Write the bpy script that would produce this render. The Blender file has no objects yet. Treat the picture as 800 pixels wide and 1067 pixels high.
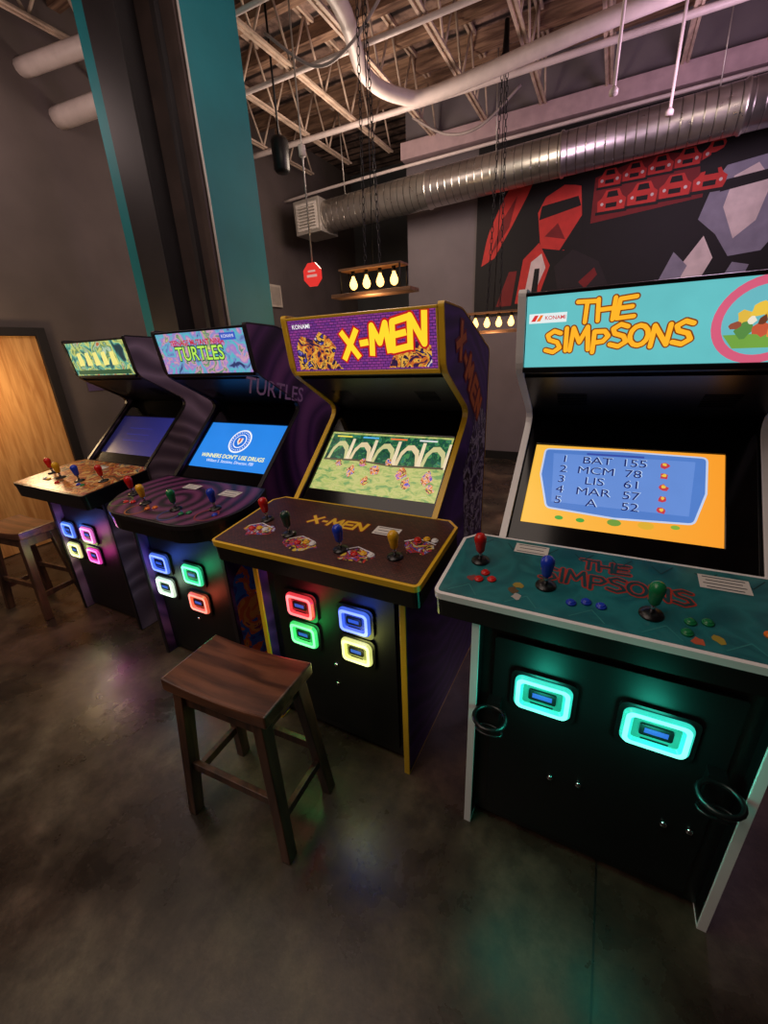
import bpy, bmesh, math, random
from mathutils import Vector, Matrix
random.seed(4)
COL=bpy.context.scene.collection
bpy.context.scene.view_settings.view_transform='Standard'

def S(r,g,b):
    def c(x):
        x/=255.0
        return x/12.92 if x<=.04045 else ((x+.055)/1.055)**2.4
    return (c(r),c(g),c(b))

# ---------------------------------------------------------------- materials
_mc={}
def mat(name,col,rough=.5,metal=0.0,var=.12,scale=9.0,emit=0.0,bump=0.0,coat=0.0,spec=.5):
    if name in _mc: return _mc[name]
    m=bpy.data.materials.new(name); m.use_nodes=True
    nt=m.node_tree; b=nt.nodes['Principled BSDF']
    tc=nt.nodes.new('ShaderNodeTexCoord')
    n=nt.nodes.new('ShaderNodeTexNoise'); n.inputs['Scale'].default_value=scale; n.inputs['Detail'].default_value=5
    nt.links.new(tc.outputs['Object'],n.inputs['Vector'])
    r=nt.nodes.new('ShaderNodeValToRGB')
    r.color_ramp.elements[0].position=.3; r.color_ramp.elements[1].position=.7
    r.color_ramp.elements[0].color=(*[max(0,c*(1-var)) for c in col],1)
    r.color_ramp.elements[1].color=(*[min(1,c*(1+var)) for c in col],1)
    nt.links.new(n.outputs['Fac'],r.inputs['Fac'])
    b.inputs['Roughness'].default_value=rough; b.inputs['Metallic'].default_value=metal
    b.inputs['Coat Weight'].default_value=coat
    b.inputs['Specular IOR Level'].default_value=spec
    if emit>0:
        b.inputs['Base Color'].default_value=(col[0]*.3,col[1]*.3,col[2]*.3,1)
        nt.links.new(r.outputs['Color'],b.inputs['Emission Color'])
        b.inputs['Emission Strength'].default_value=emit
    else:
        nt.links.new(r.outputs['Color'],b.inputs['Base Color'])
    if bump>0:
        bp=nt.nodes.new('ShaderNodeBump'); bp.inputs['Strength'].default_value=bump; bp.inputs['Distance'].default_value=.01
        nt.links.new(n.outputs['Fac'],bp.inputs['Height']); nt.links.new(bp.outputs['Normal'],b.inputs['Normal'])
    _mc[name]=m
    return m
def E(col,s=1.0,var=.04):
    return mat('light_%d_%d_%d_%.1f_%.2f'%(int(col[0]*999),int(col[1]*999),int(col[2]*999),s,var),col,emit=s,var=var,rough=.3)
def P(col,rough=.45):
    return mat('paint_%d_%d_%d_%.1f'%(int(col[0]*999),int(col[1]*999),int(col[2]*999),rough),col,rough=rough)
def art_mat(name,cols,scale,emit=0,stretch=(1,1,1),dist=1.2,detail=3,const=True,rough=.3):
    # printed multi colour abstract artwork
    m=bpy.data.materials.new(name); m.use_nodes=True; nt=m.node_tree; b=nt.nodes['Principled BSDF']
    tc=nt.nodes.new('ShaderNodeTexCoord'); mp=nt.nodes.new('ShaderNodeMapping'); mp.inputs['Scale'].default_value=stretch
    nt.links.new(tc.outputs['Object'],mp.inputs['Vector'])
    n=nt.nodes.new('ShaderNodeTexNoise'); n.inputs['Scale'].default_value=scale; n.inputs['Detail'].default_value=detail; n.inputs['Distortion'].default_value=dist
    nt.links.new(mp.outputs[0],n.inputs['Vector'])
    r=nt.nodes.new('ShaderNodeValToRGB'); r.color_ramp.interpolation='CONSTANT' if const else 'LINEAR'; k=len(cols)
    r.color_ramp.elements[0].position=.3; r.color_ramp.elements[0].color=(*cols[0],1)
    r.color_ramp.elements[1].position=.7; r.color_ramp.elements[1].color=(*cols[-1],1)
    for i,c in enumerate(cols[1:-1]):
        e=r.color_ramp.elements.new(.3+.4*(i+1)/(k-1)); e.color=(*c,1)
    nt.links.new(n.outputs['Fac'],r.inputs['Fac']); b.inputs['Roughness'].default_value=rough
    if emit:
        b.inputs['Base Color'].default_value=(.02,.02,.02,1); nt.links.new(r.outputs[0],b.inputs['Emission Color']); b.inputs['Emission Strength'].default_value=emit
    else: nt.links.new(r.outputs[0],b.inputs['Base Color'])
    return m
def brick_mat(name,c1,c2,mortar,scale,emit,plane='XZ'):
    m=bpy.data.materials.new(name); m.use_nodes=True; nt=m.node_tree; b=nt.nodes['Principled BSDF']
    tc=nt.nodes.new('ShaderNodeTexCoord'); sp=nt.nodes.new('ShaderNodeSeparateXYZ'); cb=nt.nodes.new('ShaderNodeCombineXYZ')
    nt.links.new(tc.outputs['Object'],sp.inputs[0]); nt.links.new(sp.outputs[0],cb.inputs[0]); nt.links.new(sp.outputs[2 if plane=='XZ' else 1],cb.inputs[1])
    br=nt.nodes.new('ShaderNodeTexBrick'); br.inputs['Scale'].default_value=scale
    br.inputs['Color1'].default_value=(*c1,1);br.inputs['Color2'].default_value=(*c2,1);br.inputs['Mortar'].default_value=(*mortar,1)
    br.inputs['Mortar Size'].default_value=.03
    nt.links.new(cb.outputs[0],br.inputs['Vector'])
    b.inputs['Roughness'].default_value=.35
    if emit:
        b.inputs['Base Color'].default_value=(0,0,0,1)
        nt.links.new(br.outputs['Color'],b.inputs['Emission Color']); b.inputs['Emission Strength'].default_value=emit
    else: nt.links.new(br.outputs['Color'],b.inputs['Base Color'])
    return m
def swirl_mat(name,stops,scale,centre=(0,0,0),rough=.35,emit=0,dist=3.0):
    m=bpy.data.materials.new(name); m.use_nodes=True; nt=m.node_tree; b=nt.nodes['Principled BSDF']
    tc=nt.nodes.new('ShaderNodeTexCoord'); mp=nt.nodes.new('ShaderNodeMapping'); mp.inputs['Location'].default_value=centre
    nt.links.new(tc.outputs['Object'],mp.inputs['Vector'])
    w=nt.nodes.new('ShaderNodeTexWave'); w.wave_type='RINGS'; w.rings_direction='SPHERICAL'
    w.inputs['Scale'].default_value=scale; w.inputs['Distortion'].default_value=dist; w.inputs['Detail'].default_value=2
    nt.links.new(mp.outputs[0],w.inputs['Vector'])
    r=nt.nodes.new('ShaderNodeValToRGB')
    r.color_ramp.elements[0].color=(*stops[0],1); r.color_ramp.elements[1].color=(*stops[-1],1)
    for i,s in enumerate(stops[1:-1]):
        e=r.color_ramp.elements.new((i+1)/(len(stops)-1)); e.color=(*s,1)
    nt.links.new(w.outputs['Fac'],r.inputs['Fac'])
    b.inputs['Roughness'].default_value=rough
    nt.links.new(r.outputs['Color'],b.inputs['Base Color'])
    return m
def grad_mat(name,c0,c1,axis,lo,hi,emit):
    m=bpy.data.materials.new(name); m.use_nodes=True; nt=m.node_tree; b=nt.nodes['Principled BSDF']
    tc=nt.nodes.new('ShaderNodeTexCoord'); sp=nt.nodes.new('ShaderNodeSeparateXYZ'); nt.links.new(tc.outputs['Object'],sp.inputs[0])
    mr=nt.nodes.new('ShaderNodeMapRange'); mr.inputs[1].default_value=lo; mr.inputs[2].default_value=hi; nt.links.new(sp.outputs[axis],mr.inputs[0])
    r=nt.nodes.new('ShaderNodeValToRGB'); r.color_ramp.elements[0].color=(*c0,1); r.color_ramp.elements[1].color=(*c1,1); nt.links.new(mr.outputs[0],r.inputs['Fac'])
    nt.links.new(r.outputs[0],b.inputs['Emission Color']); b.inputs['Emission Strength'].default_value=emit; b.inputs['Base Color'].default_value=(.02,.02,.02,1); b.inputs['Roughness'].default_value=.3
    return m
def wood_mat(name,c1,c2,rough=.4,axis=0):
    m=bpy.data.materials.new(name); m.use_nodes=True; nt=m.node_tree; b=nt.nodes['Principled BSDF']
    tc=nt.nodes.new('ShaderNodeTexCoord'); mp=nt.nodes.new('ShaderNodeMapping')
    sc=[16,16,16]; sc[axis]=1.6; mp.inputs['Scale'].default_value=sc
    nt.links.new(tc.outputs['Object'],mp.inputs['Vector'])
    n=nt.nodes.new('ShaderNodeTexNoise'); n.inputs['Scale'].default_value=1.6; n.inputs['Detail'].default_value=8; n.inputs['Distortion'].default_value=.7
    nt.links.new(mp.outputs[0],n.inputs['Vector'])
    r=nt.nodes.new('ShaderNodeValToRGB'); r.color_ramp.elements[0].position=.36;r.color_ramp.elements[1].position=.64
    r.color_ramp.elements[0].color=(*c1,1); r.color_ramp.elements[1].color=(*c2,1)
    nt.links.new(n.outputs['Fac'],r.inputs['Fac']); nt.links.new(r.outputs['Color'],b.inputs['Base Color'])
    b.inputs['Roughness'].default_value=rough
    bp=nt.nodes.new('ShaderNodeBump'); bp.inputs['Strength'].default_value=.15; bp.inputs['Distance'].default_value=.004
    nt.links.new(n.outputs['Fac'],bp.inputs['Height']); nt.links.new(bp.outputs['Normal'],b.inputs['Normal'])
    return m
def floor_mat():
    m=bpy.data.materials.new('stained_concrete'); m.use_nodes=True; nt=m.node_tree; b=nt.nodes['Principled BSDF']; L=nt.links.new
    tc=nt.nodes.new('ShaderNodeTexCoord')
    def noise(s,d,r,dist):
        n=nt.nodes.new('ShaderNodeTexNoise'); n.inputs['Scale'].default_value=s; n.inputs['Detail'].default_value=d; n.inputs['Roughness'].default_value=r; n.inputs['Distortion'].default_value=dist
        L(tc.outputs['Object'],n.inputs['Vector']); return n
    n1=noise(2.1,8,.6,.15); n2=noise(11,12,.78,.1); n3=noise(.9,4,.5,.3)
    r1=nt.nodes.new('ShaderNodeValToRGB'); e=r1.color_ramp.elements
    e[0].position=.34; e[0].color=(*S(38,30,25),1); e[1].position=.68; e[1].color=(*S(112,97,82),1)
    k=e.new(.47); k.color=(*S(62,51,43),1); k=e.new(.56); k.color=(*S(84,71,60),1)
    L(n1.outputs['Fac'],r1.inputs['Fac'])
    r2=nt.nodes.new('ShaderNodeValToRGB'); r2.color_ramp.elements[0].position=.38; r2.color_ramp.elements[1].position=.6
    r2.color_ramp.elements[0].color=(.5,.49,.48,1); r2.color_ramp.elements[1].color=(1.1,1.1,1.08,1)
    L(n2.outputs['Fac'],r2.inputs['Fac'])
    mx=nt.nodes.new('ShaderNodeMix'); mx.data_type='RGBA'; mx.blend_type='MULTIPLY'; mx.inputs[0].default_value=.85
    L(r1.outputs[0],mx.inputs[6]); L(r2.outputs[0],mx.inputs[7])
    r3=nt.nodes.new('ShaderNodeValToRGB'); r3.color_ramp.elements[0].position=.4; r3.color_ramp.elements[1].position=.6
    r3.color_ramp.elements[0].color=(1.1,.95,.85,1); r3.color_ramp.elements[1].color=(.8,.88,.8,1); L(n3.outputs['Fac'],r3.inputs['Fac'])
    m3=nt.nodes.new('ShaderNodeMix'); m3.data_type='RGBA'; m3.blend_type='MULTIPLY'; m3.inputs[0].default_value=1
    L(mx.outputs[2],m3.inputs[6]); L(r3.outputs[0],m3.inputs[7])
    sp=nt.nodes.new('ShaderNodeSeparateXYZ'); L(tc.outputs['Object'],sp.inputs[0])
    a=nt.nodes.new('ShaderNodeMath'); a.operation='SUBTRACT'; a.inputs[1].default_value=.17; L(sp.outputs[0],a.inputs[0])
    ab=nt.nodes.new('ShaderNodeMath'); ab.operation='ABSOLUTE'; L(a.outputs[0],ab.inputs[0])
    lt=nt.nodes.new('ShaderNodeMath'); lt.operation='LESS_THAN'; lt.inputs[1].default_value=.003; L(ab.outputs[0],lt.inputs[0])
    m2=nt.nodes.new('ShaderNodeMix'); m2.data_type='RGBA'; L(lt.outputs[0],m2.inputs[0]); L(m3.outputs[2],m2.inputs[6]); m2.inputs[7].default_value=(.008,.007,.006,1)
    L(m2.outputs[2],b.inputs['Base Color'])
    rr=nt.nodes.new('ShaderNodeMapRange'); rr.inputs[1].default_value=.38; rr.inputs[2].default_value=.62; rr.inputs[3].default_value=.22; rr.inputs[4].default_value=.42
    L(n1.outputs['Fac'],rr.inputs[0]); L(rr.outputs[0],b.inputs['Roughness'])
    bp=nt.nodes.new('ShaderNodeBump'); bp.inputs['Strength'].default_value=.14; bp.inputs['Distance'].default_value=.01
    L(n2.outputs['Fac'],bp.inputs['Height']); L(bp.outputs[0],b.inputs['Normal'])
    return m

BLACK=mat('black_laminate',S(14,14,16),rough=.32,var=.1)
GLOSS=mat('black_glass',S(6,6,8),rough=.12,var=.05)
BLKMETAL=mat('black_powder_coat',S(16,16,18),rough=.45,metal=.2)
CHROME=mat('chrome',S(200,200,205),rough=.15,metal=1.0)
PAPER=mat('paper',S(215,212,205),rough=.7,var=.03)
INK=mat('ink',S(70,70,80),rough=.7)

# ---------------------------------------------------------------- mesh builder
class Frame:
    def __init__(s,o,U,V):
        s.o=Vector(o); s.U=Vector(U).normalized(); s.V=Vector(V).normalized(); s.N=s.U.cross(s.V).normalized()
    def pt(s,u,v,d=0): return s.o+s.U*u+s.V*v+s.N*d
def rrect(u0,v0,u1,v1,r,seg=5):
    out=[]
    for cx,cy,a0 in ((u1-r,v0+r,-90),(u1-r,v1-r,0),(u0+r,v1-r,90),(u0+r,v0+r,180)):
        for i in range(seg+1):
            a=math.radians(a0+90*i/seg); out.append((cx+r*math.cos(a),cy+r*math.sin(a)))
    return out
def rect(u0,v0,u1,v1): return [(u0,v0),(u1,v0),(u1,v1),(u0,v1)]
def circ(u,v,r,n=24,sy=1.0): return [(u+r*math.cos(2*math.pi*i/n),v+sy*r*math.sin(2*math.pi*i/n)) for i in range(n)]
def blob(u,v,r,n=11,seed=0,sy=1.0):
    rd=random.Random(seed); return [(u+r*(.6+.55*rd.random())*math.cos(2*math.pi*i/n),v+sy*r*(.6+.55*rd.random())*math.sin(2*math.pi*i/n)) for i in range(n)]
def roundpoly(pts,rad,seg=4):
    out=[];n=len(pts)
    for i in range(n):
        p=Vector(pts[i]); a=Vector(pts[i-1]); b=Vector(pts[(i+1)%n]); r=rad.get(i,0)
        if r<=0: out.append(tuple(p)); continue
        da=(a-p); db=(b-p); r=min(r,da.length*.49,db.length*.49)
        A=p+da.normalized()*r; B=p+db.normalized()*r
        for k in range(seg+1):
            t=k/seg; q=A*(1-t)**2+p*2*t*(1-t)+B*t*t; out.append(tuple(q))
    return out
def offset_poly(pts,d):
    area=sum(pts[i-1][0]*pts[i][1]-pts[i][0]*pts[i-1][1] for i in range(len(pts)))
    sg=1 if area>0 else -1; out=[];n=len(pts)
    for i in range(n):
        p=Vector(pts[i]);a=Vector(pts[i-1]);b=Vector(pts[(i+1)%n])
        e1=(p-a).normalized();e2=(b-p).normalized()
        n1=Vector((e1.y,-e1.x))*sg;n2=Vector((e2.y,-e2.x))*sg
        m=(n1+n2); 
        if m.length<1e-6: m=n1
        m.normalize(); k=d/max(.35,m.dot(n1)); out.append(tuple(p+m*k))
    return out
_tc={}
def text_geo(s,size,offset,shear,extr=0):
    key=(s,size,offset,shear)
    if key in _tc: return _tc[key]
    c=bpy.data.curves.new('lettering','FONT'); c.body=s; c.size=size; c.offset=offset; c.shear=shear; c.align_x='CENTER'; c.align_y='CENTER'; c.resolution_u=3
    o=bpy.data.objects.new('lettering',c); COL.objects.link(o)
    dg=bpy.context.evaluated_depsgraph_get(); me=bpy.data.meshes.new_from_object(o.evaluated_get(dg))
    g=([tuple(v.co) for v in me.vertices],[tuple(p.vertices) for p in me.polygons])
    bpy.data.objects.remove(o); bpy.data.curves.remove(c); bpy.data.meshes.remove(me)
    _tc[key]=g; return g
GL={'T':([[(0,1),(.7,.95)],[(.35,.97),(.33,0)]],.75),'H':([[(0,1),(.05,0)],[(.6,1),(.58,0)],[(.02,.5),(.6,.53)]],.72),
'E':([[(.6,1),(.05,.95),(0,0),(.6,.04)],[(.02,.5),(.5,.53)]],.7),'S':([[(.6,.88),(.33,1),(.06,.82),(.14,.6),(.48,.46),(.6,.2),(.33,0),(0,.12)]],.72),
'I':([[(.12,1),(.14,0)]],.32),'M':([[(0,0),(.08,1),(.36,.35),(.64,1),(.74,0)]],.88),'P':([[(.05,0),(.05,1),(.45,.98),(.6,.75),(.42,.5),(.06,.46)]],.7),
'O':([[(.33+.33*math.cos(a*math.pi/6),.5+.5*math.sin(a*math.pi/6)) for a in range(13)]],.8),'N':([[(0,0),(.05,1),(.55,.05),(.6,1)]],.75),' ':([],.4),
'X':([[(0,1),(.62,0)],[(.62,1),(0,0)]],.82),'-':([[(.0,.46),(.22,.46)]],.42)}
class MB:
    def __init__(s): s.v=[];s.f=[];s.m=[];s.sm=[];s.mats=[];s.k=0
    def mi(s,m):
        if m not in s.mats: s.mats.append(m)
        return s.mats.index(m)
    def add(s,vs,fs,m,smooth=False):
        b=len(s.v); s.v+= [tuple(v) for v in vs]; i=s.mi(m)
        for f in fs: s.f.append([b+x for x in f]); s.m.append(i); s.sm.append(smooth)
        return s
    def box(s,x0,x1,y0,y1,z0,z1,m):
        vs=[(x,y,z) for x in (x0,x1) for y in (y0,y1) for z in (z0,z1)]
        return s.add(vs,[(0,1,3,2),(4,6,7,5),(0,4,5,1),(2,3,7,6),(0,2,6,4),(1,5,7,3)],m)
    def prism(s,poly,x0,x1,m):
        n=len(poly); vs=[(x0,p[0],p[1]) for p in poly]+[(x1,p[0],p[1]) for p in poly]
        fs=[tuple(range(n)),tuple(range(2*n-1,n-1,-1))]+[(i,(i+1)%n,n+(i+1)%n,n+i) for i in range(n)]
        return s.add(vs,fs,m)
    def ext(s,fr,poly,d0,d1,m,cap0=True):
        n=len(poly); vs=[fr.pt(u,v,d0) for u,v in poly]+[fr.pt(u,v,d1) for u,v in poly]
        fs=[tuple(range(n,2*n))]+[(i,(i+1)%n,n+(i+1)%n,n+i) for i in range(n)]
        if cap0: fs.append(tuple(range(n-1,-1,-1)))
        return s.add(vs,fs,m)
    def ring(s,fr,outer,inner,d0,d1,m,d1i=None):
        if d1i is None: d1i=d1
        n=len(outer); vs=[fr.pt(u,v,d0) for u,v in outer]+[fr.pt(u,v,d1) for u,v in outer]+[fr.pt(u,v,d0) for u,v in inner]+[fr.pt(u,v,d1i) for u,v in inner]
        fs=[]
        for i in range(n):
            j=(i+1)%n; fs+=[(i,j,n+j,n+i),(n+i,n+j,3*n+j,3*n+i),(3*n+i,3*n+j,2*n+j,2*n+i),(2*n+i,2*n+j,j,i)]
        return s.add(vs,fs,m)
    def flat(s,fr,poly,d,m): 
        s.k+=1; d+=s.k*2e-6
        return s.add([fr.pt(u,v,d) for u,v in poly],[tuple(range(len(poly)))],m)
    def lathe(s,o,ax,prof,m,seg=16,smooth=True):
        ax=Vector(ax).normalized(); t=Vector((1,0,0)) if abs(ax.x)<.9 else Vector((0,1,0))
        a=ax.cross(t).normalized(); b=ax.cross(a); o=Vector(o); vs=[]
        for r,h in prof:
            for i in range(seg):
                an=2*math.pi*i/seg; vs.append(o+ax*h+a*(r*math.cos(an))+b*(r*math.sin(an)))
        fs=[]
        for k in range(len(prof)-1):
            for i in range(seg):
                j=(i+1)%seg; fs.append((k*seg+i,k*seg+j,(k+1)*seg+j,(k+1)*seg+i))
        n=len(prof); fs.append(tuple(range(seg-1,-1,-1))); fs.append(tuple(range((n-1)*seg,n*seg)))
        return s.add(vs,fs,m,smooth)
    def tube(s,pts,r,m,seg=8,closed=False,smooth=True,rs=None):
        pts=[Vector(p) for p in pts]; n=len(pts); vs=[]; up=None
        for i,p in enumerate(pts):
            if closed: t=(pts[(i+1)%n]-pts[i-1])
            else: t=pts[min(i+1,n-1)]-pts[max(i-1,0)]
            t.normalize()
            if up is None: up=Vector((0,0,1)) if abs(t.z)<.9 else Vector((1,0,0))
            a=t.cross(up)
            if a.length<1e-4: a=t.cross(Vector((0,1,0)))
            a.normalize(); b=a.cross(t); up=b
            rr=rs[i] if rs else r
            for k in range(seg):
                an=2*math.pi*k/seg; vs.append(p+a*(rr*math.cos(an))+b*(rr*math.sin(an)))
        fs=[]
        for i in range(n if closed else n-1):
            for k in range(seg):
                q=(k+1)%seg; i2=(i+1)%n; fs.append((i*seg+k,i*seg+q,i2*seg+q,i2*seg+k))
        if not closed: fs.append(tuple(range(seg-1,-1,-1))); fs.append(tuple(range((n-1)*seg,n*seg)))
        return s.add(vs,fs,m,smooth)
    def beam(s,p0,p1,w,h,m,w1=None,h1=None,side=(1,0,0)):
        p0=Vector(p0);p1=Vector(p1); t=(p1-p0).normalized(); a=Vector(side)-t*Vector(side).dot(t); a.normalize(); b=t.cross(a)
        vs=[]
        for p,ww,hh in ((p0,w,h),(p1,w1 or w,h1 or h)):
            for x,y in ((-1,-1),(1,-1),(1,1),(-1,1)): vs.append(p+a*(x*ww/2)+b*(y*hh/2))
        return s.add(vs,[(3,2,1,0),(4,5,6,7)]+[(i,(i+1)%4,4+(i+1)%4,4+i) for i in range(4)],m)
    def stroke(s,fr,pts,w,d,m,sq=False):
        n=len(pts)
        for i in range(n-1):
            a=Vector(pts[i]);b=Vector(pts[i+1]); t=(b-a)
            if t.length<1e-6: continue
            t.normalize(); nn=Vector((-t.y,t.x))*w/2
            if sq: 
                if i==0: a=a-t*w*.35
                if i==n-2: b=b+t*w*.35
            s.flat(fr,[tuple(a+nn),tuple(b+nn),tuple(b-nn),tuple(a-nn)],d,m)
        for p in (pts[1:-1] if sq else pts): s.flat(fr,circ(p[0],p[1],w/2,10),d,m)
    def hand(s,fr,txt,u,v,h,w,layers,slope=0,wob=.1,seed=1,sq=False,grow=0):
        rd=random.Random(seed); tot=sum(GL[c][1] for c in txt); sc=w/tot; x=u
        for c in txt:
            st,adv=GL[c]; dv=(rd.random()-.5)*wob*h; hs=h*(1+(rd.random()-.5)*wob)+grow*(x-u)
            for lw,d,m in layers:
                for pl in st: s.stroke(fr,[(x+a*sc,v+b*hs+dv+slope*(x-u+a*sc)) for a,b in pl],lw,d,m,sq)
            x+=adv*sc
    def text(s,fr,txt,u,v,size,d,m,offset=0,shear=0,sx=1,rot=0,sy=1):
        vs,fs=text_geo(txt,size,offset,shear); c,sn=math.cos(rot),math.sin(rot)
        return s.add([fr.pt(u+(a*sx*c-b*sy*sn),v+(a*sx*sn+b*sy*c),d) for a,b,_ in vs],fs,m)
    def build(s,name,parent=None,label=None,cat=None,loc=(0,0,0),bevel=0,group=None,kind=None,rot=0):
        me=bpy.data.meshes.new(name); me.from_pydata(s.v,[],s.f)
        for m in s.mats: me.materials.append(m)
        me.polygons.foreach_set('material_index',s.m); me.polygons.foreach_set('use_smooth',s.sm); me.update()
        o=bpy.data.objects.new(name,me); COL.objects.link(o); o.location=loc; o.rotation_euler[2]=rot
        if parent: o.parent=parent
        if label: o['label']=label
        if cat: o['category']=cat
        if group: o['group']=group
        if kind: o['kind']=kind
        if bevel:
            b=o.modifiers.new('bevel','BEVEL'); b.width=bevel; b.segments=2; b.limit_method='ANGLE'; b.angle_limit=math.radians(50)
        return o
def empty(name,loc,label,cat,group=None,rot=0):
    o=bpy.data.objects.new(name,None); COL.objects.link(o); o.location=loc; o.empty_display_size=.1; o.rotation_euler[2]=rot
    o['label']=label;o['category']=cat
    if group:o['group']=group
    return o
def clone(root,loc,label=None,rot=None):
    r=root.copy(); COL.objects.link(r); r.location=loc
    if rot is not None: r.rotation_euler[2]=rot
    if label: r['label']=label
    def rec(a,b):
        for c in a.children:
            k=c.copy(); COL.objects.link(k); k.parent=b; rec(c,k)
    rec(root,r); return r
def point(name,loc,energy,col,r=.1):
    l=bpy.data.lights.new(name,'POINT'); l.energy=energy; l.color=col; l.shadow_soft_size=r
    o=bpy.data.objects.new(name,l); COL.objects.link(o); o.location=loc; return o

# ---------------------------------------------------------------- room
def slab(name,x0,x1,y0,y1,z0,z1,m):
    return MB().box(x0,x1,y0,y1,z0,z1,m).build(name,kind='structure')
FL=floor_mat()
slab('floor',-4.9,4.2,-2.6,8.2,-.1,0,FL)
WALLG=mat('wall_paint_grey',S(96,86,84),rough=.75,var=.12,scale=3)
WALLM=mat('wall_paint_mural',S(118,110,114),rough=.75,var=.08,scale=3)
WALLD=mat('wall_paint_dark',S(72,74,77),rough=.75,var=.12,scale=3)
slab('wall_west',-4.87,-4.67,-2.6,8.2,0,4.6,WALLG)
slab('wall_north',-4.67,-2.8,8.0,8.2,0,4.6,WALLD)
slab('wall_mural',-2.8,4.2,6.3,6.5,0,4.6,WALLM)
slab('wall_return',-2.8,-2.6,6.5,8.2,0,4.6,WALLD)
slab('wall_east',4.0,4.2,-2.6,6.3,0,4.6,WALLD)
slab('wall_south',-4.67,4.0,-2.6,-2.4,0,4.6,WALLD)
cm=bpy.data.materials.new('ceiling_boards'); cm.use_nodes=True; nt=cm.node_tree; b=nt.nodes['Principled BSDF']; L=nt.links.new
tc=nt.nodes.new('ShaderNodeTexCoord'); w=nt.nodes.new('ShaderNodeTexWave'); w.bands_direction='Y'; w.inputs['Scale'].default_value=1.6; w.inputs['Distortion'].default_value=.6
n=nt.nodes.new('ShaderNodeTexNoise'); n.inputs['Scale'].default_value=4.5; n.inputs['Detail'].default_value=9; n.inputs['Roughness'].default_value=.65
L(tc.outputs['Object'],w.inputs['Vector']); L(tc.outputs['Object'],n.inputs['Vector'])
r=nt.nodes.new('ShaderNodeValToRGB'); r.color_ramp.elements[0].position=.05; r.color_ramp.elements[0].color=(*S(42,30,30),1); r.color_ramp.elements[1].position=.3; r.color_ramp.elements[1].color=(*S(152,128,116),1)
mx=nt.nodes.new('ShaderNodeMix'); mx.data_type='RGBA'; mx.blend_type='MULTIPLY'; mx.inputs[0].default_value=.9
L(w.outputs['Fac'],r.inputs['Fac']); L(r.outputs[0],mx.inputs[6])
r2=nt.nodes.new('ShaderNodeValToRGB'); r2.color_ramp.elements[0].position=.42;r2.color_ramp.elements[0].color=(.18,.15,.16,1);r2.color_ramp.elements[1].position=.6;r2.color_ramp.elements[1].color=(1.15,1.1,1.1,1)
L(n.outputs['Fac'],r2.inputs['Fac']); L(r2.outputs[0],mx.inputs[7]); L(mx.outputs[2],b.inputs['Base Color']); b.inputs['Roughness'].default_value=.8
slab('ceiling',-4.87,4.2,-2.6,8.2,4.6,4.7,cm)
BASEB=mat('baseboard_black',S(22,20,20),rough=.5)
slab('baseboard_west',-4.67,-4.655,2.4,8.0,0,.12,BASEB)
slab('baseboard_mural',-2.8,4.0,6.285,6.3,0,.12,BASEB)
BEAMP=mat('beam_paint',S(186,160,165),rough=.7)
slab('trim_1',-2.8,4.0,6.12,6.3,3.92,4.1,BEAMP)
DOORW=wood_mat('door_wood',S(184,126,70),S(220,166,104),rough=.5,axis=2)
FRD=mat('door_frame_dark',S(30,25,26),rough=.5)
slab('door_1',-4.67,-4.63,1.28,2.16,.01,1.86,DOORW)
mb=MB(); mb.box(-4.67,-4.60,2.16,2.24,0,1.93,FRD); mb.box(-4.67,-4.60,1.20,1.28,0,1.93,FRD); mb.box(-4.67,-4.60,1.28,2.16,1.86,1.93,FRD)
mb.build('trim_2',kind='structure',bevel=.004)
fr=Frame((-4.668,2.62,1.42),(0,1,0),(0,0,1)); mb=MB(); mb.ext(fr,rect(-.12,-.07,.12,.07),0,.008,mat('notice_violet',S(88,70,112),rough=.6)); mb.flat(fr,rect(.02,-.05,.1,.05),.009,PAPER); mb.flat(fr,rect(-.1,.0,-.01,.03),.009,INK)
mb.build('wall_notice',None,'small violet printed notice fixed to the grey wall','notice')

# pillar -----------------------------------------------------------
TEAL=mat('teal_paint',S(16,118,128),rough=.6,var=.1,scale=3)
DSTEEL=mat('dark_steel_paint',S(34,31,35),rough=.55,var=.2,scale=5)
BRST=mat('brown_steel_paint',S(62,49,46),rough=.6,var=.25,scale=6)
pil=empty('pillar',(-3.13,2.78,0),'teal painted square pillar clad with a dark steel column','pillar')
MB().box(-.5,.5,-.23,.28,0,4.6,TEAL).build('pillar_core',pil)
mb=MB(); mb.box(-.13,.16,-.42,-.40,0,4.6,DSTEEL); mb.box(-.13,-.11,-.40,-.23,0,4.6,DSTEEL); mb.box(0.14,.16,-.40,-.25,0,4.6,DSTEEL); mb.box(-.13,.16,-.25,-.232,0,4.6,DSTEEL)
mb.build('steel_column',pil,'dark painted boxed steel column',bevel=.002)
mb=MB(); mb.box(.16,.495,-.27,-.232,0,4.6,BRST); mb.box(.34,.38,-.31,-.27,0,4.6,DSTEEL); mb.build('steel_plate',pil,'brown painted steel plate')
mb=MB(); mb.tube([(.51,-.245,4.6),(.51,-.245,2.9),(.508,-.24,2.7),(.508,-.24,1.2)],.008,mat('white_cable',S(190,185,180)),6); mb.build('cable',pil)

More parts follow.
